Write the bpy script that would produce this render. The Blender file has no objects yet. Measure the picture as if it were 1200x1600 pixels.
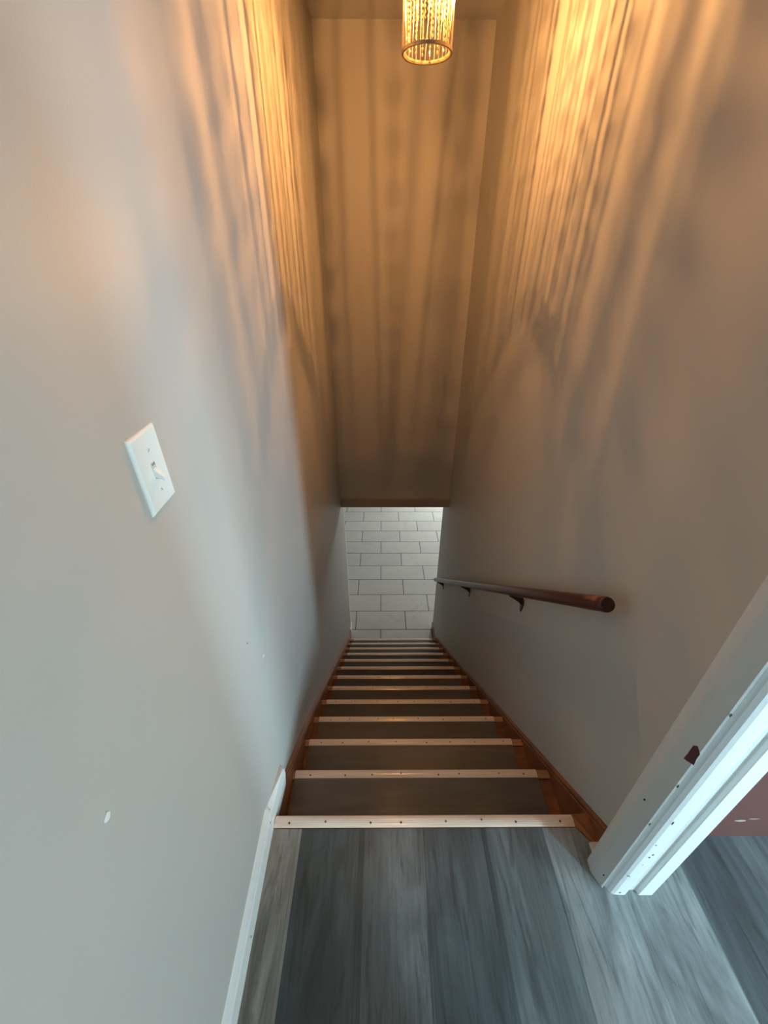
import bpy, bmesh, math, random
from mathutils import Vector, Matrix

random.seed(7)
S = bpy.context.scene
COL = S.collection

# ---------------------------------------------------------------- camera
F_PX = 632.574
PITCH, YAW, ROLL, CAM_H = 0.54313, 0.006347, 0.002764, 1.3769
cp, sp, cy, sy = math.cos(PITCH), math.sin(PITCH), math.cos(YAW), math.sin(YAW)
fwd = Vector((sy * cp, cy * cp, -sp))
rgt = Vector((cy, -sy, 0))
upv = rgt.cross(fwd)
cr, sr = math.cos(ROLL), math.sin(ROLL)
R_ = rgt * cr + upv * sr
U_ = upv * cr - rgt * sr
cam_data = bpy.data.cameras.new('camera')
cam = bpy.data.objects.new('camera', cam_data)
COL.objects.link(cam)
m = Matrix((R_, U_, -fwd)).transposed().to_4x4()
m.translation = Vector((0, 0, CAM_H))
cam.matrix_world = m
cam_data.sensor_fit = 'VERTICAL'
cam_data.sensor_height = 36.0
cam_data.lens = F_PX / 1600 * 36.0
cam_data.clip_start = 0.02
S.camera = cam

# ---------------------------------------------------------------- light and exposure
S.view_settings.view_transform = 'Standard'
S.view_settings.look = 'None'
S.view_settings.exposure = 0.0
S.view_settings.gamma = 1.0
S.view_settings.use_curve_mapping = False

DAY_POWER = 430.0        # daylight at the side room window
DAY_COL = (0.54, 0.82, 1.0)
FILL_COL = (0.70, 0.92, 1.0)
LOW_POWER = 120.0         # daylight at the lower room window
LOW_COL = (0.97, 1.0, 0.96)
LAMP_W = 25.5             # each lamp bulb
LAMP_COL = (1.0, 0.46, 0.145)

W = bpy.data.worlds.new('world')
S.world = W
W.use_nodes = True
W.node_tree.nodes['Background'].inputs[0].default_value = (0.6, 0.8, 1.0, 1)
W.node_tree.nodes['Background'].inputs[1].default_value = 1.0

def area(name, loc, target, sx, sz, power, col):
    l = bpy.data.lights.new(name, 'AREA')
    l.shape = 'RECTANGLE'; l.size = sx; l.size_y = sz
    l.energy = power; l.color = col
    o = bpy.data.objects.new(name, l); COL.objects.link(o)
    o.location = loc
    d = Vector(target) - Vector(loc)
    o.rotation_euler = d.to_track_quat('-Z', 'Y').to_euler()
    return o

WX, WY = 3.0, -2.80      # side room window centre
area('daylight_side_window', (WX + 0.06, WY, 1.22), (WX - 1, WY, 1.22), .6, 1.25, DAY_POWER, DAY_COL)
FILL_Y = -0.75              # added window, not known to exist: cool fill for the left wall
area('fill_light_left_wall', (WX + 0.06, FILL_Y, 1.22), (WX - 1, FILL_Y, 1.22), 1.15, 1.25, DAY_POWER * .22, FILL_COL)
LWX, LWY = 1.75, 7.8     # lower room window centre
area('daylight_lower_window', (LWX, LWY + 0.06, -1.0), (LWX, LWY - 1, -1.0), .9, 1.1, LOW_POWER, LOW_COL)

# ---------------------------------------------------------------- geometry constants
Y0, T, RS = 0.5576, 0.21575, 0.18149     # first nosing, going, rise
SL = RS / T
ZF = -13 * RS                            # lower floor
YE = 3.19                                # end wall face
YB = 3.48                                # end of the stairwell side walls
ZC = 2.505
XR = 0.612
STL, STR = -0.310, 0.5568                # ends of the nosing strips

LW_PTS = [(-1.2, -.311), (0.2, -.319), (0.50, -.3235), (0.72, -.3262), (0.86, -.336), (1.0, -.3435), (1.2, -.351),
          (1.6, -.3565), (3.19, -.372), (3.48, -.3745)]
def xl(y):
    for (a, xa), (b, xb) in zip(LW_PTS, LW_PTS[1:]):
        if y <= b:
            return xa + (xb - xa) * (y - a) / (b - a)
    return LW_PTS[-1][1]

# ---------------------------------------------------------------- helpers
def link_mesh(name, bm, mat=None, parent=None, smooth=False, bevel=0):
    me = bpy.data.meshes.new(name)
    bmesh.ops.recalc_face_normals(bm, faces=bm.faces[:])
    bm.to_mesh(me); bm.free()
    o = bpy.data.objects.new(name, me); COL.objects.link(o)
    if mat:
        me.materials.append(mat)
    if smooth:
        for p in me.polygons:
            p.use_smooth = True
    if parent:
        o.parent = parent
        o.matrix_parent_inverse = Matrix.Translation(-parent.location)
    if bevel:
        b = o.modifiers.new('bevel', 'BEVEL'); b.width = bevel; b.segments = 2
        b.limit_method = 'ANGLE'; b.angle_limit = math.radians(40)
    return o

def box(bm, x0, x1, y0, y1, z0, z1):
    v = [bm.verts.new(p) for p in [(x0, y0, z0), (x1, y0, z0), (x1, y1, z0), (x0, y1, z0),
                                   (x0, y0, z1), (x1, y0, z1), (x1, y1, z1), (x0, y1, z1)]]
    for f in [(0, 3, 2, 1), (4, 5, 6, 7), (0, 1, 5, 4), (1, 2, 6, 5), (2, 3, 7, 6), (3, 0, 4, 7)]:
        bm.faces.new([v[i] for i in f])

def prism(bm, pts0, pts1):
    """solid between two matching 3D polygons"""
    a = [bm.verts.new(p) for p in pts0]; b = [bm.verts.new(p) for p in pts1]
    n = len(a)
    bm.faces.new(a); bm.faces.new(b[::-1])
    for i in range(n):
        j = (i + 1) % n
        bm.faces.new([a[i], a[j], b[j], b[i]])

def tube(bm, pts, r, n=12, caps=True):
    rings = []
    for i, p in enumerate(pts):
        p = Vector(p)
        a = Vector(pts[max(i - 1, 0)]); b = Vector(pts[min(i + 1, len(pts) - 1)])
        d = (b - a).normalized()
        u = d.cross(Vector((0, 0, 1)))
        if u.length < 1e-3: u = d.cross(Vector((1, 0, 0)))
        u.normalize(); w = d.cross(u)
        rr = r[i] if isinstance(r, (list, tuple)) else r
        rings.append([bm.verts.new(p + (u * math.cos(t) + w * math.sin(t)) * rr)
                      for t in [2 * math.pi * k / n for k in range(n)]])
    for a, b in zip(rings, rings[1:]):
        for k in range(n):
            bm.faces.new([a[k], a[(k + 1) % n], b[(k + 1) % n], b[k]])
    if caps:
        bm.faces.new(rings[0]); bm.faces.new(rings[-1][::-1])

def lathe(bm, prof, c, n=32, closed=False):
    """prof: (r,z) list revolved around the vertical through c"""
    rings = []
    for r, z in prof:
        rings.append([bm.verts.new((c[0] + r * math.cos(t), c[1] + r * math.sin(t), c[2] + z))
                      for t in [2 * math.pi * k / n for k in range(n)]])
    pairs = list(zip(rings, rings[1:]))
    if closed: pairs.append((rings[-1], rings[0]))
    for a, b in pairs:
        for k in range(n):
            bm.faces.new([a[k], a[(k + 1) % n], b[(k + 1) % n], b[k]])
    if not closed:
        bm.faces.new(rings[0]); bm.faces.new(rings[-1][::-1])

def empty(name, loc, label, cat, group=None):
    o = bpy.data.objects.new(name, None); COL.objects.link(o)
    o.location = loc; o['label'] = label; o['category'] = cat
    if group: o['group'] = group
    o.empty_display_size = .05
    return o

def struct(o, label=None):
    o['kind'] = 'structure'
    if label: o['label'] = label
    return o

# ---------------------------------------------------------------- materials
def newmat(name, col=(.5, .5, .5), rough=.5, spec=.5, metal=0.0):
    mt = bpy.data.materials.new(name); mt.use_nodes = True
    nt = mt.node_tree; b = nt.nodes['Principled BSDF']
    b.inputs['Base Color'].default_value = (*col, 1)
    b.inputs['Roughness'].default_value = rough
    b.inputs['Specular IOR Level'].default_value = spec
    b.inputs['Metallic'].default_value = metal
    return mt, nt, b

def N(nt, t, **kw):
    n = nt.nodes.new(t)
    for k, v in kw.items():
        setattr(n, k, v)
    return n

def noise(nt, scale, detail=4, rough=.5, vec=None, dist=0):
    n = N(nt, 'ShaderNodeTexNoise')
    n.inputs['Scale'].default_value = scale; n.inputs['Detail'].default_value = detail
    n.inputs['Roughness'].default_value = rough; n.inputs['Distortion'].default_value = dist
    if vec is not None: nt.links.new(vec, n.inputs['Vector'])
    return n

def mapping(nt, scale=(1, 1, 1), loc=(0, 0, 0), out='Object', rot=(0, 0, 0)):
    tc = N(nt, 'ShaderNodeTexCoord'); mp = N(nt, 'ShaderNodeMapping')
    mp.inputs['Scale'].default_value = scale; mp.inputs['Location'].default_value = loc
    mp.inputs['Rotation'].default_value = rot
    nt.links.new(tc.outputs[out], mp.inputs['Vector'])
    return mp.outputs['Vector']

def ramp(nt, fac, stops, interp='LINEAR'):
    r = N(nt, 'ShaderNodeValToRGB'); r.color_ramp.interpolation = interp
    e = r.color_ramp.elements
    while len(e) < len(stops): e.new(0.5)
    for i, (p, c) in enumerate(stops):
        e[i].position = p
        e[i].color = (*c, 1) if len(c) == 3 else c
    nt.links.new(fac, r.inputs['Fac'])
    return r.outputs['Color']

def mix(nt, a, b, fac, mode='MIX'):
    x = N(nt, 'ShaderNodeMix', data_type='RGBA', blend_type=mode)
    for s, v in ((x.inputs[6], a), (x.inputs[7], b), (x.inputs[0], fac)):
        if isinstance(v, (int, float)): s.default_value = v
        elif isinstance(v, tuple): s.default_value = (*v, 1)
        else: nt.links.new(v, s)
    return x.outputs[2]

def bump(nt, b, h, strength=.2, dist=.002):
    n = N(nt, 'ShaderNodeBump'); n.inputs['Strength'].default_value = strength
    n.inputs['Distance'].default_value = dist
    nt.links.new(h, n.inputs['Height']); nt.links.new(n.outputs['Normal'], b.inputs['Normal'])

def wall_paint(name, col, rough=.5):
    mt, nt, b = newmat(name, col, rough, .16)
    v = mapping(nt)
    n1 = noise(nt, 2.2, 3, .5, v)
    c = mix(nt, tuple(x * .96 for x in col), tuple(min(1, x * 1.03) for x in col), n1.outputs['Fac'])
    nt.links.new(c, b.inputs['Base Color'])
    n2 = noise(nt, 260, 3, .6, v)
    bump(nt, b, n2.outputs['Fac'], .22, .0012)
    return mt

M_WALL = wall_paint('wall_paint_grey', (.50, .485, .45), .5)
M_CEIL = wall_paint('ceiling_paint', (.62, .60, .56), .8)
M_LOWWALL = wall_paint('lower_wall_paint', (.60, .60, .57), .6)
M_BROWNWALL = wall_paint('brown_wall_paint', (.125, .052, .045), .45)

def wood(name, c0, c1, rough, axis=(1, 1, 1), spec=.5, scale=40, bmp=.15):
    mt, nt, b = newmat(name, c0, rough, spec)
    v = mapping(nt, axis)
    n1 = noise(nt, scale, 6, .62, v, .6)
    nt.links.new(ramp(nt, n1.outputs['Fac'], [(.3, c0), (.7, c1)]), b.inputs['Base Color'])
    bump(nt, b, n1.outputs['Fac'], bmp, .001)
    return mt

M_SKIRT = wood('stained_wood_skirt', (.115, .036, .012), (.27, .095, .032), .38, (1.6, .25, .25), scale=30)
M_STUB = wood('stained_wood_old_tread', (.10, .035, .014), (.20, .075, .03), .4, (.25, 1.6, 1.6), scale=30)
M_OLDNOSE = wood('worn_old_nosing', (.26, .13, .065), (.40, .22, .12), .4, (.25, 1.6, 1.6), scale=30)
M_RAIL = wood('handrail_mahogany', (.045, .010, .006), (.115, .026, .013), .3, (1.5, .2, .2), scale=40)
M_RAILEND = wood('handrail_end_grain', (.02, .007, .005), (.07, .02, .012), .6, (1, 1, 1), scale=120)
M_STRIP = wood('nosing_strip_beige', (.68, .53, .42), (.80, .65, .53), .22, (.12, 1.5, 1.5), scale=60, bmp=.0, spec=.8)
M_STRIP.node_tree.nodes['Principled BSDF'].inputs['Coat Weight'].default_value = 1.0
M_STRIP.node_tree.nodes['Principled BSDF'].inputs['Coat Roughness'].default_value = .16

def vinyl(name, edges_cols, tint=(1, 1, 1), rough=.42, along='Y', mottling=.8):
    """grey wood-look planks; colours are per plank, split along X"""
    mt, nt, b = newmat(name, (.2, .2, .2), rough, .45)
    tc = N(nt, 'ShaderNodeTexCoord')
    sp_ = N(nt, 'ShaderNodeSeparateXYZ'); nt.links.new(tc.outputs['Object'], sp_.inputs[0])
    mr = N(nt, 'ShaderNodeMapRange'); mr.inputs['From Min'].default_value = -1.0
    mr.inputs['From Max'].default_value = 3.2
    nt.links.new(sp_.outputs['X'], mr.inputs['Value'])
    stops = [((e + 1.0) / 4.2, tuple(a * t for a, t in zip(c, tint))) for e, c in edges_cols]
    stops[0] = (0, stops[0][1])
    base = ramp(nt, mr.outputs[0], stops, 'CONSTANT')
    # plank number decorrelates the grain between planks
    ms = N(nt, 'ShaderNodeMath', operation='MULTIPLY_ADD')
    ms.inputs[1].default_value = 1 / .1735; ms.inputs[2].default_value = -.109 / .1735 + 20
    nt.links.new(sp_.outputs['X'], ms.inputs[0])
    fl = N(nt, 'ShaderNodeMath', operation='FLOOR'); nt.links.new(ms.outputs[0], fl.inputs[0])
    cb = N(nt, 'ShaderNodeCombineXYZ')
    ad = N(nt, 'ShaderNodeMath', operation='MULTIPLY_ADD'); ad.inputs[1].default_value = 3.7
    nt.links.new(fl.outputs[0], ad.inputs[0]); nt.links.new(sp_.outputs['Y'], ad.inputs[2])
    nt.links.new(sp_.outputs['X'], cb.inputs['X']); nt.links.new(ad.outputs[0], cb.inputs['Y'])
    nt.links.new(sp_.outputs['Z'], cb.inputs['Z'])
    def mp(sc):
        q = N(nt, 'ShaderNodeMapping'); q.inputs['Scale'].default_value = sc
        nt.links.new(cb.outputs[0], q.inputs['Vector']); return q.outputs[0]
    sx, sy_ = (1, .09) if along == 'Y' else (.09, 1)
    broad = noise(nt, 8, 5, .6, mp((sx, sy_ * 2.6, 1)), 1.2)
    fine = noise(nt, 95, 5, .7, mp((sx, sy_ * .35, 1)), .3)
    streak = noise(nt, 20, 6, .65, mp((sx, sy_ * 1.1, 1)), 2.6)
    c1 = mix(nt, base, ramp(nt, broad.outputs['Fac'], [(.3, (.45,) * 3), (.5, (.95,) * 3), (.68, (1.6, 1.62, 1.62))]), mottling, 'MULTIPLY')
    c2 = mix(nt, c1, ramp(nt, fine.outputs['Fac'], [(.35, (.7,) * 3), (.6, (1.12,) * 3)]), .6, 'MULTIPLY')
    c3 = mix(nt, c2, ramp(nt, streak.outputs['Fac'], [(.36, (.42, .41, .40)), (.45, (1, 1, 1))]), .6, 'MULTIPLY')
    # seams
    fr = N(nt, 'ShaderNodeMath', operation='FRACT'); nt.links.new(ms.outputs[0], fr.inputs[0])
    pp = N(nt, 'ShaderNodeMath', operation='PINGPONG'); pp.inputs[1].default_value = .5
    nt.links.new(fr.outputs[0], pp.inputs[0])
    sm = ramp(nt, pp.outputs[0], [(0, (.45,) * 3), (.008, (1,) * 3)])
    c4 = mix(nt, c3, sm, .6 if along == 'Y' else 0.0, 'MULTIPLY')
    nt.links.new(c4, b.inputs['Base Color'])
    bump(nt, b, fine.outputs['Fac'], .12, .0008)
    return mt

LT, DK, MD, BL, GY = (.225, .22, .20), (.052, .066, .069), (.098, .116, .12), (.062, .082, .09), (.10, .125, .132)
M_FLOOR = vinyl('vinyl_planks_landing', [(-1, LT), (-.238, DK), (-.0645, MD), (.109, BL), (.2825, GY),
                (.456, (.21, .235, .24)), (.803, (.10, .118, .125)), (.9765, (.12, .135, .14)), (1.15, DK), (1.32, LT), (1.5, GY)])
def tread_mat(i, lo, hi):
    return wood('vinyl_tread_%s' % i, lo, hi, .45, (.12, 1, 1), scale=22, bmp=.1)
M_TREADS = [tread_mat('grey', (.06, .056, .052), (.105, .096, .088)),
            tread_mat('slate', (.045, .05, .05), (.085, .085, .08)),
            tread_mat('dark', (.03, .03, .032), (.06, .058, .055))]
M_RISER = wood('riser_vinyl', (.05, .048, .045), (.09, .085, .08), .5, (.12, 1, 1), scale=22)

# white paint with faint wear
def white_paint(name, col, rough=.35):
    mt, nt, b = newmat(name, col, rough, .5)
    v = mapping(nt)
    n = noise(nt, 30, 5, .6, v)
    nt.links.new(mix(nt, tuple(x * .9 for x in col), col, n.outputs['Fac']), b.inputs['Base Color'])
    n2 = noise(nt, 80, 4, .6, v)
    bump(nt, b, n2.outputs['Fac'], .15, .001)
    return mt
M_WHITE = white_paint('white_trim_paint', (.80, .81, .79))
M_CASING = white_paint('casing_paint', (.74, .74, .71), .4)
M_PLATE = newmat('switch_plastic', (.90, .91, .87), .3, .5)[0]
M_SLOT = newmat('dark_slot', (.16, .17, .16), .5)[0]
M_DARKCHIP = newmat('dark_chip', (.03, .025, .025), .7)[0]
M_REDCHIP = newmat('bare_brown_chip', (.11, .03, .03), .7)[0]
M_PALECHIP = newmat('pale_chip', (.85, .85, .82), .6)[0]
M_SCUFF = newmat('scuffed_paint', (.42, .36, .34), .6)[0]
M_BRACKET = newmat('bracket_bronze', (.07, .05, .04), .35, .5, .8)[0]
M_SCREW = newmat('screw_metal', (.10, .07, .055), .45, .5, .6)[0]
M_CHROME = newmat('lamp_metal', (.55, .42, .30), .3, .5, .85)[0]
M_HEADTRIM = wood('header_trim_paint', (.30, .25, .20), (.36, .30, .24), .4, (.2, 1, 1), scale=30)

# tile floor
M_TILE, nt, b = newmat('marble_look_tile', (.5, .5, .48), .65, .15)
v = mapping(nt, loc=(.0127, -3.4469, 0))
br = N(nt, 'ShaderNodeTexBrick'); br.offset = .5; br.offset_frequency = 2
br.inputs['Scale'].default_value = 1.0
br.inputs['Brick Width'].default_value = .6096; br.inputs['Row Height'].default_value = .3048
br.inputs['Mortar Size'].default_value = .0040; br.inputs['Mortar Smooth'].default_value = .0
br.inputs['Color1'].default_value = (.53, .535, .51, 1); br.inputs['Color2'].default_value = (.48, .486, .465, 1)
br.inputs['Mortar'].default_value = (.02, .02, .02, 1)
nt.links.new(v, br.inputs['Vector'])
v2 = mapping(nt, (1.0, 2.6, 1), rot=(0, 0, .5))
vn = noise(nt, 1.1, 5, .55, v2, 1.2)
vein = ramp(nt, vn.outputs['Fac'], [(.48, (1, 1, 1)), (.497, (.87, .87, .88)), (.508, (1, 1, 1)), (.66, (.93, .93, .94))])
nt.links.new(mix(nt, br.outputs['Color'], vein, 1.0, 'MULTIPLY'), b.inputs['Base Color'])

# lamp materials
M_FIL = bpy.data.materials.new('glowing_filament'); M_FIL.use_nodes = True
nt = M_FIL.node_tree; nt.nodes.clear()
em = N(nt, 'ShaderNodeEmission'); om = N(nt, 'ShaderNodeOutputMaterial')
nt.links.new(em.outputs[0], om.inputs[0])
FR = .0019
em.inputs['Color'].default_value = (*LAMP_COL, 1)
em.inputs['Strength'].default_value = LAMP_W / (math.pi * 4 * math.pi * FR * FR * 1.7)

def clear_mat(name, tcol, gl, rough, dcol=None, df=.0):
    mt = bpy.data.materials.new(name); mt.use_nodes = True
    nt = mt.node_tree; nt.nodes.clear()
    o = N(nt, 'ShaderNodeOutputMaterial')
    t = N(nt, 'ShaderNodeBsdfTransparent'); t.inputs[0].default_value = (*tcol, 1)
    g = N(nt, 'ShaderNodeBsdfGlossy'); g.inputs['Roughness'].default_value = rough
    g.inputs['Color'].default_value = (1, .97, .9, 1)
    x = N(nt, 'ShaderNodeMixShader'); x.inputs[0].default_value = gl
    nt.links.new(t.outputs[0], x.inputs[1]); nt.links.new(g.outputs[0], x.inputs[2])
    last = x
    if df:
        tl = N(nt, 'ShaderNodeBsdfTranslucent'); tl.inputs[0].default_value = (*dcol, 1)
        di = N(nt, 'ShaderNodeBsdfDiffuse'); di.inputs[0].default_value = (*dcol, 1)
        y2 = N(nt, 'ShaderNodeMixShader'); y2.inputs[0].default_value = .5
        nt.links.new(tl.outputs[0], y2.inputs[1]); nt.links.new(di.outputs[0], y2.inputs[2])
        y = N(nt, 'ShaderNodeMixShader'); y.inputs[0].default_value = df
        nt.links.new(x.outputs[0], y.inputs[1]); nt.links.new(y2.outputs[0], y.inputs[2])
        last = y
    nt.links.new(last.outputs[0], o.inputs[0])
    return mt
M_BULB = clear_mat('bulb_glass', (1, 1, 1), .06, .05)
M_CRYSTAL = clear_mat('crystal_glass', (.97, .95, .9), .25, .12, (.34, .28, .15), .55)

# ================================================================ STRUCTURE
# left wall (prism that follows the slightly bowed plaster)
bm = bmesh.new()
ys = []
for (a, _), (b_, _) in zip(LW_PTS, LW_PTS[1:]):
    n = max(1, int((b_ - a) / .06))
    ys += [a + (b_ - a) * k / n for k in range(n)]
ys.append(LW_PTS[-1][0])
sm = []
for y in ys:  # light smoothing of the bow
    sm.append(sum(xl(min(max(y + d, -1.2), 3.48)) for d in (-.07, -.035, 0, .035, .07)) / 5)
pts = [(x, y) for x, y in zip(sm, ys)] + [(-.48, 3.48), (-.48, -1.2)]
prism(bm, [(x, y, ZF) for x, y in pts], [(x, y, ZC) for x, y in pts])
wl = struct(link_mesh('wall_left', bm, M_WALL), 'grey painted stairwell wall with the light switch')
for p in wl.data.polygons:
    if p.normal.x > .9: p.use_smooth = True

# right wall, doorway to the side room, header above it
bm = bmesh.new(); box(bm, XR, .69, .40, YB, ZF, ZC)
struct(link_mesh('wall_right', bm, M_WALL), 'grey painted stairwell wall with the handrail')
bm = bmesh.new(); box(bm, XR, .69, -4.0, -.45, 0, ZC)
struct(link_mesh('wall_right', bm, M_WALL))
bm = bmesh.new(); box(bm, XR, .69, -.45, .40, 2.06, ZC)
struct(link_mesh('wall_above_door', bm, M_WALL))
# end wall over the foot of the stairs
bm = bmesh.new(); box(bm, -.375, XR, YE, YE + .12, -.488, ZC)
struct(link_mesh('wall_end', bm, M_WALL), 'tall end wall above the opening at the stair foot')
bm = bmesh.new()
box(bm, xl(YE - .02) + .001, XR - .001, YE - .019, YE, -.488, -.407)
struct(link_mesh('trim_1', bm, M_HEADTRIM, bevel=.003), 'narrow brown trim board along the bottom of the end wall')
# behind the camera
bm = bmesh.new(); box(bm, -.48, XR, -1.3, -1.2, 0, ZC)
struct(link_mesh('wall_back', bm, M_WALL))
# ceiling
bm = bmesh.new(); box(bm, -.48, 3.1, -4.1, YE + .12, ZC, ZC + .1)
struct(link_mesh('ceiling', bm, M_CEIL))
# upper floor
bm = bmesh.new()
pts = [(-.33, -1.2), (XR, -1.2), (XR, -4.0), (3.0, -4.0), (3.0, .503), (.66, .503), (.66, Y0 - .033), (-.33, Y0 - .033)]
prism(bm, [(x, y, -.012) for x, y in pts], [(x, y, 0) for x, y in pts])
struct(link_mesh('floor_landing', bm, M_FLOOR), 'grey wood-look vinyl plank floor of the landing')
# side room
bm = bmesh.new(); box(bm, .69, 3.1, .503, .6, -.012, ZC)
wb = struct(link_mesh('wall_side_room', bm, M_BROWNWALL), 'reddish brown wall beyond the white door casing')
bm = bmesh.new(); box(bm, XR, 3.1, -4.1, -4.0, 0, ZC)
struct(link_mesh('wall_side_room_back', bm, M_WALL))
def wall_with_hole(name, mat, axis, c0, c1, a0, a1, z0, z1, h0, h1, hz0, hz1):
    bm = bmesh.new()
    for (p, q, r, s) in [(a0, h0, z0, z1), (h1, a1, z0, z1), (h0, h1, z0, hz0), (h0, h1, hz1, z1)]:
        if axis == 'x': box(bm, c0, c1, p, q, r, s)
        else: box(bm, p, q, c0, c1, r, s)
    return struct(link_mesh(name, bm, mat))
bm = bmesh.new()
for (p, q, r0, r1) in [(-4.0, WY - .3, 0, ZC), (WY + .3, FILL_Y - .575, 0, ZC), (FILL_Y + .575, .503, 0, ZC)] + \
        [(w - h, w + h, a, b_) for w, h in ((WY, .3), (FILL_Y, .575)) for a, b_ in ((0, .595), (1.845, ZC))]:
    box(bm, 3.0, 3.05, p, q, r0, r1)
struct(link_mesh('wall_side_room_window', bm, M_WALL))
for nm, w, h in (('window_1', WY, .3), ('window_fill', FILL_Y, .575)):  # the second frame surrounds the added fill light
    bm = bmesh.new()
    for (a, b_, c, d) in [(w - h, w - h + .04, .595, 1.845), (w + h - .04, w + h, .595, 1.845), (w - h, w + h, .595, .635),
                          (w - h, w + h, 1.805, 1.845), (w - h, w + h, 1.205, 1.235)]:
        box(bm, 3.0, 3.03, a, b_, c, d)
    struct(link_mesh(nm, bm, M_WHITE))
# lower room
bm = bmesh.new(); box(bm, -2.2, 3.2, Y0 + 12 * T - .02, 7.9, ZF - .05, ZF)
struct(link_mesh('floor_lower', bm, M_TILE), 'white marble-look tile floor with dark grout at the stair foot')
bm = bmesh.new(); box(bm, -2.2, 3.2, YE + .12, 7.9, -.25, -.15)
struct(link_mesh('ceiling_lower', bm, M_CEIL))
wall_with_hole('wall_lower_far', M_LOWWALL, 'y', 7.8, 7.85, -2.2, 3.2, ZF, -.25, LWX - .45, LWX + .45, -1.55, -.45)
bm = bmesh.new()
for (a, b_, c, d) in [(LWX - .45, LWX - .41, -1.55, -.45), (LWX + .41, LWX + .45, -1.55, -.45), (LWX - .45, LWX + .45, -1.55, -1.51),
                      (LWX - .45, LWX + .45, -.49, -.45), (LWX - .02, LWX + .02, -1.55, -.45)]:
    box(bm, a, b_, 7.8, 7.83, c, d)
struct(link_mesh('window_3', bm, M_WHITE))
for nm, a, b_ in [('wall_lower_left', -2.3, -2.2), ('wall_lower_right', 3.2, 3.3)]:
    bm = bmesh.new(); box(bm, a, b_, YB - .1, 7.9, ZF, -.15); struct(link_mesh(nm, bm, M_LOWWALL))
bm = bmesh.new(); box(bm, -2.2, -.48, YB - .1, YB, ZF, -.25); struct(link_mesh('wall_lower_near', bm, M_LOWWALL))
bm = bmesh.new(); box(bm, .69, 3.2, YB - .1, YB, ZF, -.25); struct(link_mesh('wall_lower_near', bm, M_LOWWALL))
# small white baseboards on the ends of the stairwell walls at the foot
bm = bmesh.new(); box(bm, -.48, -.362, YB, YB + .014, ZF, ZF + .09)
box(bm, -.3745, -.362, 3.36, YB, ZF, ZF + .09)
struct(link_mesh('baseboard_lower_left', bm, M_WHITE, bevel=.003))
bm = bmesh.new(); box(bm, .600, .69, YB, YB + .014, ZF, ZF + .09)
struct(link_mesh('baseboard_lower_right', bm, M_WHITE, bevel=.003))

# landing baseboard (left), profile in x-z run along y, with a shaped tip over the skirt
bm = bmesh.new()
def bb_prof(y, h=.094):
    x0 = xl(y)
    return [(x0, y, 0), (x0 + .013, y, 0), (x0 + .013, y, h * .62), (x0 + .0105, y, h * .70), (x0 + .0095, y, h * .80), (x0 + .0055, y, h * .96), (x0, y, h)]
prism(bm, bb_prof(-1.2), bb_prof(.535))
bbl = struct(link_mesh('baseboard_left', bm, M_WHITE), 'white landing baseboard at the foot of the left wall')
bm = bmesh.new()
outl = [(.5365, -.004), (.548, -.037), (.672, -.063), (.687, -.028), (.688, .0), (.674, .024), (.553, .052), (.5365, .058)]
back = [(.5365, -.004), (.548, -.037), (.672, -.063), (.698, -.035), (.700, -.010), (.692, .014), (.560, .072), (.5365, .092)]
prism(bm, [(xl(y) - .001, y, z) for y, z in back], [(-.312, y, z) for y, z in outl])
bmesh.ops.triangulate(bm, faces=bm.faces[:])
o = link_mesh('baseboard_end_piece', bm, M_WHITE, bevel=.002)
o.parent = bbl
for y, z in [(.52, .052), (.3, .03), (.545, .07)]:
    bm = bmesh.new(); lathe(bm, [(.0012, 0), (.0025, .0006)], (0, 0, 0), 8)
    c = link_mesh('nail_hole', bm, M_DARKCHIP); c.parent = bbl
    c.rotation_euler = (0, math.pi / 2, 0); c.location = (xl(y) + (.0128 if y < .54 else .008), y, z)

# ---------------------------------------------------------------- door casing and jamb on the right (profile extruded upward)
def extr(name, prof, z0, z1, mat, parent=None, bevel=0, smooth=False):
    bm = bmesh.new(); prism(bm, [(x, y, z0) for x, y in prof], [(x, y, z1) for x, y in prof])
    return link_mesh(name, bm, mat, parent, bevel=bevel)
casing = [(.612, .452), (.5585, .452), (.5565, .446), (.5555, .430), (.5575, .420), (.5665, .400), (.569, .3945), (.572, .3925), (.575, .3945), (.576, .3985), (.576, .42), (.612, .42)]
door = struct(extr('door_1', casing, 0, 2.12, M_CASING), 'white painted door casing standing at the right of the landing')
jamb = [(.577, .44), (.577, .404), (.5785, .396), (.582, .3885), (.588, .3825), (.596, .3795), (.604, .379), (.6215, .3785), (.6245, .3795), (.630, .3865), (.633, .3885), (.6525, .3885), (.655, .386), (.656, .380), (.658, .378), (.6925, .378), (.695, .380), (.695, .44)]
jb = extr('door_jamb', jamb, 0, 2.06, M_WHITE, door)
bm = bmesh.new(); box(bm, .577, .695, -.45, -.43, 0, 2.06); link_mesh('door_jamb', bm, M_WHITE, door)
bm = bmesh.new(); box(bm, .577, .695, -.45, .40, 2.04, 2.06); link_mesh('door_head', bm, M_WHITE, door)
bm = bmesh.new(); box(bm, .5565, .612, -.51, .452, 2.06, 2.12); link_mesh('head_casing', bm, M_CASING, door)
bm = bmesh.new(); box(bm, .5565, .612, -.51, -.455, 0, 2.06); link_mesh('casing', bm, M_CASING, door)

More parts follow.
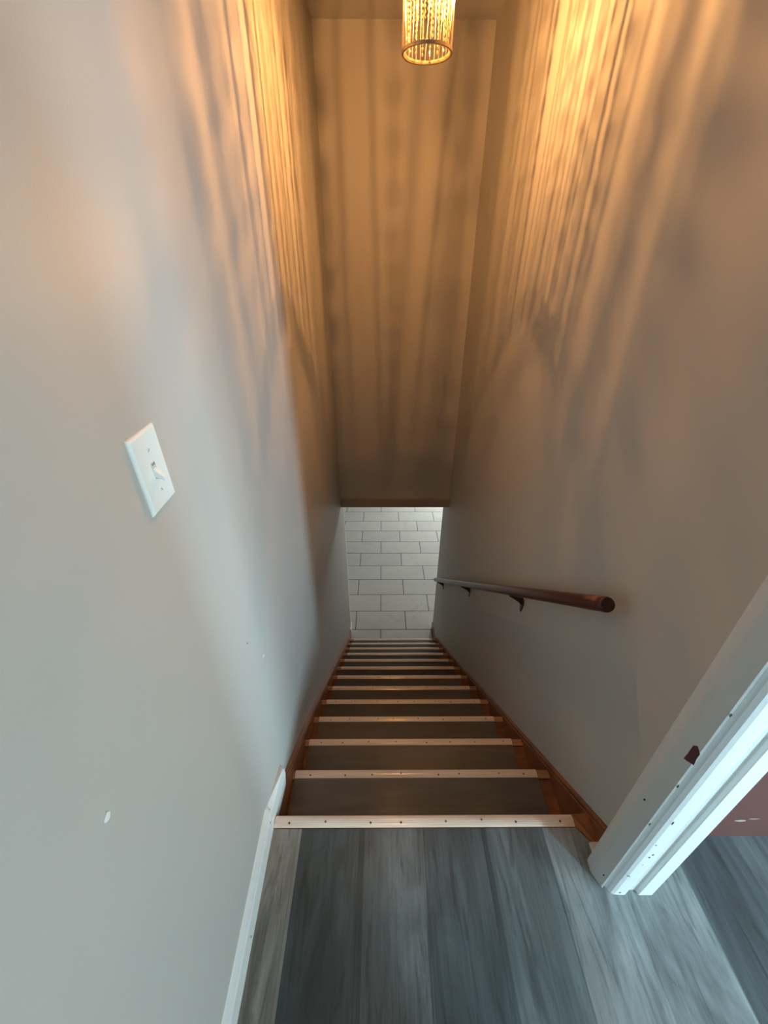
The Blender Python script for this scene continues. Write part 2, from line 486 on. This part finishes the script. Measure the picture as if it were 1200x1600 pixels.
def blob(name, mat, c, nrm, rx, rz, parent, seed=0, th=.0003, n=11):
    """small irregular chip lying on a surface"""
    rnd = random.Random(seed)
    nrm = Vector(nrm).normalized()
    z = Vector((0, 0, 1)); t = z.cross(nrm).normalized()
    c = Vector(c)
    outline = []
    for k in range(n):
        a = 2 * math.pi * k / n
        s = 1 + rnd.uniform(-.28, .28)
        outline.append(c + t * math.cos(a) * rx * s + z * math.sin(a) * rz * s)
    bm = bmesh.new(); prism(bm, [p - nrm * .0003 for p in outline], [p + nrm * th for p in outline])
    return link_mesh(name, bm, mat, parent)
nA = Vector((-.92, -.4, 0))
blob('paint_chip', M_REDCHIP, (.5665, .4005, .617), nA, .009, .026, door, 3)
blob('paint_chip', M_DARKCHIP, (.5585, .418, .41), nA, .002, .004, door, 4)
blob('paint_chip', M_DARKCHIP, (.5668, .4005, .035), nA, .0025, .009, door, 5)
blob('paint_chip', M_DARKCHIP, (.5652, .4028, .052), nA, .0015, .005, door, 6)
for i, (x, z, rx, rz) in enumerate([(.606, .016, .0022, .0025), (.611, .245, .002, .003), (.607, .232, .0022, .003), (.600, .295, .0018, .001),
                                    (.597, .12, .0012, .001), (.592, .125, .003, .001), (.667, .02, .0012, .001), (.598, .40, .001, .006), (.606, .19, .001, .001)]):
    blob('paint_chip', M_DARKCHIP, (x, .3785, z), (0, -1, 0), rx, rz, door, 20 + i)
for i, z in enumerate([.36, .52, .75]):
    blob('paint_chip', M_DARKCHIP, (.5722, .3927, z), (0, -1, 0), .0016, .005, door, 40 + i)

# white scuff on the brown wall
blob('scuff_mark', M_SCUFF, (.974, .5028, .094), (0, -1, 0), .015, .004, wb, 51)
blob('scuff_mark', M_SCUFF, (1.005, .5028, .104), (0, -1, 0), .012, .0016, wb, 52)

# marks on the left wall
def wl_mark(name, mat, y, z, ry, rz, seed, th=.0007):
    blob(name, mat, (xl(y), y, z), (1, 0, 0), ry, rz, wl, seed, th)
wl_mark('paint_chip', M_PALECHIP, .22, .832, .0055, .0055, 61, .002)
wl_mark('paint_chip', M_PALECHIP, .757, .452, .005, .003, 62)
wl_mark('nail_hole', M_DARKCHIP, .676, .598, .0016, .0018, 63)

# ================================================================ STAIRCASE
st = empty('staircase', (0, Y0, 0), 'straight stair of grey vinyl treads with pale nosing strips going down', 'staircase')
def strip_mesh(x0, x1, y, z):
    """ribbed nosing strip: profile in y-z"""
    w = .031
    n = 24
    top = [(-w, .0004)]
    for k in range(n + 1):
        u = k / n
        a = -w + .001 + u * (w - .0016)
        crown = .0034 * (1 - (2 * u - 1) ** 2 * .92) 
        top.append((a, crown - (.00035 if k % 4 == 2 and 2 < k < n - 2 else 0)))
    top += [(0, -.0010), (0, -.018), (-.0025, -.018), (-.0025, -.0008)]
    bm = bmesh.new()
    prism(bm, [(x0, y + a, z + b_) for a, b_ in top], [(x1, y + a, z + b_) for a, b_ in top])
    return bm
RXS, LXS = .599, None
screw_me = None
for n in range(0, 13):
    yn, zn = Y0 + n * T, -n * RS
    skl = xl(yn) + .013
    x0 = STL - .0005 * n if n else -.318 + .0125
    x1 = STR if n else .5565
    if n == 0: x0 = -.3105
    sobj = link_mesh('nosing_strip', strip_mesh(x0, x1, yn, zn), M_STRIP, st)
    if n <= 6:
        xs = [x0 + .05 + k * (x1 - x0 - .09) / 7 + random.uniform(-.02, .02) for k in range(8)]
        for x in xs:
            bm = bmesh.new(); lathe(bm, [(.0032, 0), (.0026, .0008), (.0008, .0002)], (x, yn - .016 + random.uniform(-.004, .004), zn + .0031), 10)
            link_mesh('screw', bm, M_SCREW, sobj if False else None).parent = sobj
    if n > 0:
        # vinyl tread and its old stained ends
        yb = Y0 + (n - 1) * T - .02
        bm = bmesh.new(); box(bm, STL - .0005 * n, STR, yb, yn - .028, zn - .004, zn + .0012)
        link_mesh('tread', bm, M_TREADS[(1, 0, 0, 1, 0, 0, 2, 1, 2, 0, 2, 1)[n - 1]], st)
        bm = bmesh.new()
        pr = [(yb, -.028), (yn - .012, -.028), (yn - .003, -.022), (yn + .0, -.014), (yn - .003, -.006), (yn - .010, -.001), (yb, -.001)]
        pr = [(a, b_ - .004) for a, b_ in pr]
        prism(bm, [(skl - .004, a, zn + b_) for a, b_ in pr], [(.603, a, zn + b_) for a, b_ in pr])
        link_mesh('tread_board', bm, M_STUB, st, bevel=0)
        for xa, xb in ((skl - .003, STL - .0005 * n - .0006), (STR + .0006, .6025)):
            bm = bmesh.new()
            pr = [(yn - .032, -.006), (yn + .0012, -.022), (yn + .0012, -.008), (yn - .002, -.002), (yn - .009, .0012), (yn - .031, .0012)]
            prism(bm, [(xa, a, zn + b_) for a, b_ in pr], [(xb, a, zn + b_) for a, b_ in pr])
            link_mesh('old_nosing_end', bm, M_OLDNOSE, st)
    bm = bmesh.new(); box(bm, skl - .004, .603, yn - .034, yn - .022, zn - RS + .0, zn - .03)
    link_mesh('riser', bm, M_RISER, st)
# old stained nosing just past the landing strip end, with the low block by the casing
bm = bmesh.new()
blk = [(.557, Y0), (.557, .5245), (.588, .486), (.611, .486), (.611, Y0)]
prism(bm, [(x, y, -.05) for x, y in blk], [(x, y, .0035 if x < .56 else .012) for x, y in blk])
link_mesh('landing_nosing_end', bm, M_SKIRT, st, bevel=.002)
# landing edge under the strip
bm = bmesh.new(); box(bm, -.326, .603, Y0 - .034, Y0 - .003, -.03, -.0022); link_mesh('landing_nosing', bm, M_STUB, st)

# skirt boards
def skirt(side):
    bm = bmesh.new()
    if side == 'L':
        off, ya, ybb = .060, .60, 3.36
    else:
        off, ya, ybb = .028, .488, 3.40
    nseg = 24
    prev = None
    rows = []
    for k in range(nseg + 1):
        y = ya + (ybb - ya) * k / nseg
        top = off - SL * (y - Y0)
        bot = max(top - .36, ZF) if k else top - .20
        top = max(top, ZF + .09)
        if side == 'L': a, f, b_ = xl(y), min(xl(y) + .014, -.3165 if y < .8 else 0), 1
        else: a, f, b_ = XR, .600, -1
        rows.append([bm.verts.new(p) for p in [(a, y, bot), (f, y, bot), (f, y, top - .022), (f - b_ * .002, y, top - .019),
                                                (f - b_ * .0015, y, top - .016), (f - b_ * .001, y, top - .004), (f - b_ * .004, y, top), (a, y, top + .001)]])
    for r0, r1 in zip(rows, rows[1:]):
        for i in range(8):
            j = (i + 1) % 8
            bm.faces.new([r0[i], r0[j], r1[j], r1[i]])
    bm.faces.new(rows[0]); bm.faces.new(rows[-1][::-1])
    return link_mesh('skirt_board', bm, M_SKIRT, st)
skirt('L'); skirt('R')
bm = bmesh.new(); box(bm, .578, .611, .455, .487, 0, .012); prism(bm, [(.597, .484, .0), (.611, .486, 0), (.611, .470, 0)], [(.604, .482, .085), (.611, .486, .09), (.611, .470, .09)])
struct(link_mesh('trim_2', bm, M_CASING, bevel=.001), 'broken white trim stub between the skirt board and door casing')

# ================================================================ HANDRAIL
P1 = Vector((.553, .728, .672)); P2 = Vector((.553, 3.22, -1.384))
D = (P2 - P1).normalized()
hr = empty('handrail', P1, 'round dark red-brown wooden handrail on the right wall', 'handrail')
bm = bmesh.new()
ts = [0, .004, .01] + [L for L in (.4, .8, 1.2, 1.6, 2.0, 2.4, 2.8)] + [(P2 - P1).length - .006, (P2 - P1).length]
rad = [.0178, .0195, .0202] + [.0202] * 7 + [.0195, .016]
tube(bm, [P1 + D * t for t in ts], rad, 28)
link_mesh('rail', bm, M_RAIL, hr, smooth=True)
for p in hr.children[0].data.polygons:
    if len(p.vertices) > 4: p.use_smooth = False
bm = bmesh.new(); tube(bm, [P1 - D * .0006, P1 + D * .0008], .0166, 28)
link_mesh('end_cap', bm, M_RAILEND, hr)
# worn patch band near the upper end
M_WORN = wood('handrail_worn', (.12, .04, .025), (.26, .12, .085), .5, (1, 1, 1), scale=60)
def patch(t0, t1, a0, a1, seed):
    rnd = random.Random(seed); bm = bmesh.new()
    u = D.cross(Vector((0, 0, 1))).normalized(); w = D.cross(u)
    nr, nc = 5, 6
    g = []
    for i in range(nr):
        row = []
        for j in range(nc):
            t = t0 + (t1 - t0) * i / (nr - 1) + (rnd.uniform(-.006, .006) if i in (0, nr - 1) else 0)
            a = a0 + (a1 - a0) * j / (nc - 1) + (rnd.uniform(-.12, .12) if j in (0, nc - 1) else 0)
            row.append(bm.verts.new(P1 + D * t + (u * math.cos(a) + w * math.sin(a)) * .0204))
        g.append(row)
    for i in range(nr - 1):
        for j in range(nc - 1):
            bm.faces.new([g[i][j], g[i + 1][j], g[i + 1][j + 1], g[i][j + 1]])
    o = link_mesh('worn_patch', bm, M_WORN, hr, smooth=True)
patch(.02, .085, -2.7, -1.5, 1)
for (yb_, sc) in ((1.30, 1), (2.12, 1), (3.06, 1)):
    c = P1 + D * ((yb_ - P1.y) / D.y)
    br_e = bpy.data.objects.new('bracket', None)
    bm = bmesh.new()
    # saddle under the rail, curved arm, wall plate
    zb = c.z - .0235
    box(bm, c.x - .009, c.x + .009, c.y - .028, c.y + .028, -.002, .002)
    Msh = Matrix.Identity(4)
    for v_ in bm.verts: v_.co.z += zb - (v_.co.y - c.y) * SL * .98
    web = [(c.x - .008, zb + .001), (c.x + .012, zb - .001), (c.x + .034, zb - .012), (XR - .003, zb - .020), (XR - .003, zb - .060), (c.x + .040, zb - .040), (c.x + .016, zb - .020), (c.x - .006, zb - .006)]
    prism(bm, [(x, c.y - .0045, z) for x, z in web], [(x, c.y + .0045, z) for x, z in web])
    ob = link_mesh('bracket', bm, M_BRACKET, hr, smooth=False, bevel=.0008)
    bm = bmesh.new()
    pl = [(-.012, .022), (.012, .022), (.017, .004), (.011, -.03), (.006, -.052), (-.006, -.052), (-.011, -.03), (-.017, .004)]
    prism(bm, [(XR + .001, c.y + a, zb - .044 + b_) for a, b_ in pl], [(XR - .005, c.y + a * .9, zb - .044 + b_ * .93) for a, b_ in pl])
    q = link_mesh('wall_plate', bm, M_BRACKET, None, bevel=.001); q.parent = ob; q.matrix_parent_inverse = Matrix.Translation(-Vector(hr.location)) @ Matrix.Identity(4)
    q.matrix_parent_inverse = Matrix.Identity(4)

# ================================================================ LIGHT SWITCH
SX, SY, SZ = xl(.52), .518, 1.133
sw = empty('light_switch', (SX, SY, SZ), 'white single toggle light switch on the left wall', 'light switch')
tilt = .038
def swpt(a, b_, d):   # a along +y, b up, d out of the wall
    ca, sa = math.cos(tilt), math.sin(tilt)
    return (SX + d, SY + a * ca - b_ * sa, SZ + a * sa + b_ * ca)
bm = bmesh.new()
W2, H2 = .0349, .0572
def rect(w, h, d): return [swpt(a, b_, d) for a, b_ in [(-w, -h), (w, -h), (w, h), (-w, h)]]
lv = [rect(W2, H2, -.001), rect(W2, H2, .0015), rect(W2 - .001, H2 - .001, .0032), rect(W2 - .0042, H2 - .0040, .0056)]
lv = [[bm.verts.new(p) for p in r] for r in lv]
bm.faces.new(lv[0]); bm.faces.new(lv[-1][::-1])
for a, b_ in zip(lv, lv[1:]):
    for k in range(4): bm.faces.new([a[k], a[(k + 1) % 4], b_[(k + 1) % 4], b_[k]])
link_mesh('switch_plate', bm, M_PLATE, sw, bevel=.0004)
# collar around the toggle, slot, toggle
bm = bmesh.new()
prism(bm, [swpt(a, b_, .0055) for a, b_ in [(-.0052, -.0122), (.0052, -.0122), (.0052, .0122), (-.0052, .0122)]],
      [swpt(a, b_, .0061) for a, b_ in [(-.005, -.012), (.005, -.012), (.005, .012), (-.005, .012)]])
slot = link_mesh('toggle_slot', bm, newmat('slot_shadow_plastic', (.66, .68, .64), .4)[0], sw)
for b0 in (.0085, .0105):
    bm = bmesh.new()
    prism(bm, [swpt(a, b_ + b0, .0058) for a, b_ in [(-.004, -.0005), (.004, -.0005), (.004, .0005), (-.004, .0005)]],
          [swpt(a, b_ + b0, .0064) for a, b_ in [(-.004, -.0005), (.004, -.0005), (.004, .0005), (-.004, .0005)]])
    link_mesh('slot_mark', bm, M_SLOT, sw)
bm = bmesh.new()
prism(bm, [swpt(a, b_, .0055) for a, b_ in [(-.0042, -.009), (.0042, -.009), (.0042, .004), (-.0042, .004)]],
      [swpt(a, b_, .0175) for a, b_ in [(-.0036, -.0155), (.0036, -.0155), (.0036, -.0095), (-.0036, -.0095)]])
link_mesh('toggle', bm, M_PLATE, sw, bevel=.0006)
for b0 in (.0302, -.0302):
    bm = bmesh.new()
    n = 14
    prism(bm, [swpt(.0032 * math.cos(2 * math.pi * k / n), b0 + .0032 * math.sin(2 * math.pi * k / n), .0056) for k in range(n)],
          [swpt(.0028 * math.cos(2 * math.pi * k / n), b0 + .0028 * math.sin(2 * math.pi * k / n), .0066) for k in range(n)])
    sc_o = link_mesh('screw', bm, M_PLATE, sw)
    bm = bmesh.new(); q = .7 if b0 > 0 else -.9
    dx, dy = math.cos(q), math.sin(q)
    prism(bm, [swpt(dx * u * .0026 - dy * w_ * .0005, b0 + dy * u * .0026 + dx * w_ * .0005, .0060) for u, w_ in [(-1, -1), (1, -1), (1, 1), (-1, 1)]],
          [swpt(dx * u * .0026 - dy * w_ * .0005, b0 + dy * u * .0026 + dx * w_ * .0005, .0068) for u, w_ in [(-1, -1), (1, -1), (1, 1), (-1, 1)]])
    s2 = link_mesh('screw_slot', bm, M_SLOT); s2.parent = sc_o

# ================================================================ PENDANT LAMP
LX, LY, LZ, LR = .138, 1.775, 1.936, .0768
LH = .25
pd = empty('pendant_lamp', (LX, LY, ZC), 'small cylindrical crystal and wire pendant lamp hanging over the stairs', 'pendant lamp')
def ring(z, name):
    bm = bmesh.new()
    lathe(bm, [(LR - .006, -.004), (LR + .0005, -.004), (LR + .001, .004), (LR - .0055, .004)], (LX, LY, z), 56, closed=True)
    return link_mesh(name, bm, M_CHROME, pd, smooth=False, bevel=.0008)
ring(LZ, 'bottom_ring'); ring(LZ + LH, 'top_ring')
bm = bmesh.new()
lathe(bm, [(LR - .0105, .000), (LR - .0075, .000), (LR - .0075, .004), (LR - .0105, .004)], (LX, LY, LZ), 56, closed=True)
link_mesh('inner_ring', bm, M_CRYSTAL, pd)
nrod = 32
rnd = random.Random(11)
for k in range(nrod):
    a0 = 2 * math.pi * k / nrod
    d = rnd.choice([-.16, -.08, 0, 0, .08, .16, .22, -.22])
    bm = bmesh.new()
    R0 = LR - .002
    p0 = Vector((LX + R0 * math.cos(a0), LY + R0 * math.sin(a0), LZ))
    p1 = Vector((LX + R0 * math.cos(a0 + d), LY + R0 * math.sin(a0 + d), LZ + LH))
    tube(bm, [p0, (p0 + p1) / 2 + Vector((math.cos(a0), math.sin(a0), 0)) * .0004, p1], .0013, 6)
    link_mesh('wire_rod', bm, M_CHROME, pd)
# crystal strands hanging inside the cage
nst = 16
spots = [(2 * math.pi * (k + .3) / nst + rnd.uniform(-.05, .05), LR - .013 - (k % 2) * .004) for k in range(nst)]
spots += [(math.radians(-148 + 10.6 * k), LR - .0235) for k in range(12)]  # extra strands added to block lamp light toward the landing walls
for a0, R0 in spots:
    bm = bmesh.new()
    z = LZ + (.010 if R0 > LR - .02 else .05)
    x, y = LX + R0 * math.cos(a0), LY + R0 * math.sin(a0)
    top = LZ + LH - .006
    while z < top:
        h = rnd.uniform(.009, .014); r = rnd.uniform(.0030, .0042)
        rot = rnd.uniform(0, 1)
        vs = [bm.verts.new((x, y, z))] 
        mid = [bm.verts.new((x + r * math.cos(rot + t * math.pi / 3), y + r * math.sin(rot + t * math.pi / 3), z + h * .5)) for t in range(6)]
        tp = bm.verts.new((x, y, z + h))
        for t in range(6):
            bm.faces.new([vs[0], mid[(t + 1) % 6], mid[t]]); bm.faces.new([tp, mid[t], mid[(t + 1) % 6]])
        z += h * .97 + rnd.uniform(0, .002)
    link_mesh('crystal_strand', bm, M_CRYSTAL, pd)
# top plate, sockets, bulbs
bm = bmesh.new(); lathe(bm, [(.060, -.003), (.060, .0), (.012, .006), (.008, .03), (.004, .032)], (LX, LY, LZ + LH), 32)
link_mesh('top_plate', bm, M_CHROME, pd)
for k in range(2):
    a = math.pi * k + 1.25
    bx_, by_ = LX + .02 * math.cos(a), LY + .02 * math.sin(a) + .004
    bz = LZ + .128 + .008 * k
    bm = bmesh.new(); tube(bm, [(bx_, by_, LZ + LH), (bx_, by_, bz + .026)], .007, 12)
    link_mesh('socket', bm, M_CHROME, pd)
    bm = bmesh.new(); lathe(bm, [(.001, -.026), (.0045, -.023), (.0062, -.015), (.0062, .014), (.004, .026)], (bx_, by_, bz), 14)
    bo = link_mesh('bulb', bm, M_BULB, pd, smooth=True)
    bm = bmesh.new(); bmesh.ops.create_icosphere(bm, subdivisions=1, radius=FR, matrix=Matrix.Translation((bx_, by_, bz)) @ Matrix.Diagonal((1, 1, 2, 1)))
    f = link_mesh('filament', bm, M_FIL); f.parent = bo
    f.matrix_parent_inverse = Matrix.Identity(4)
bm = bmesh.new(); tube(bm, [(LX, LY, LZ + LH + .03), (LX, LY, ZC - .02)], .0022, 8)
link_mesh('cord', bm, M_CHROME, pd)
bm = bmesh.new(); lathe(bm, [(.055, 0), (.055, -.006), (.045, -.018), (.006, -.024)], (LX, LY, ZC), 32)
link_mesh('canopy', bm, M_CHROME, pd)
# children of children were built in world coordinates: undo the offset their parent already carries
bpy.context.view_layer.update()
def fix(o, root):
    for g in o.children:
        if g.name.startswith(('filament', 'screw', 'wall_plate', 'screw_slot')):
            g.matrix_parent_inverse = o.matrix_world.inverted()
for root in (st, hr, sw, pd):
    for o in root.children:
        fix(o, root)
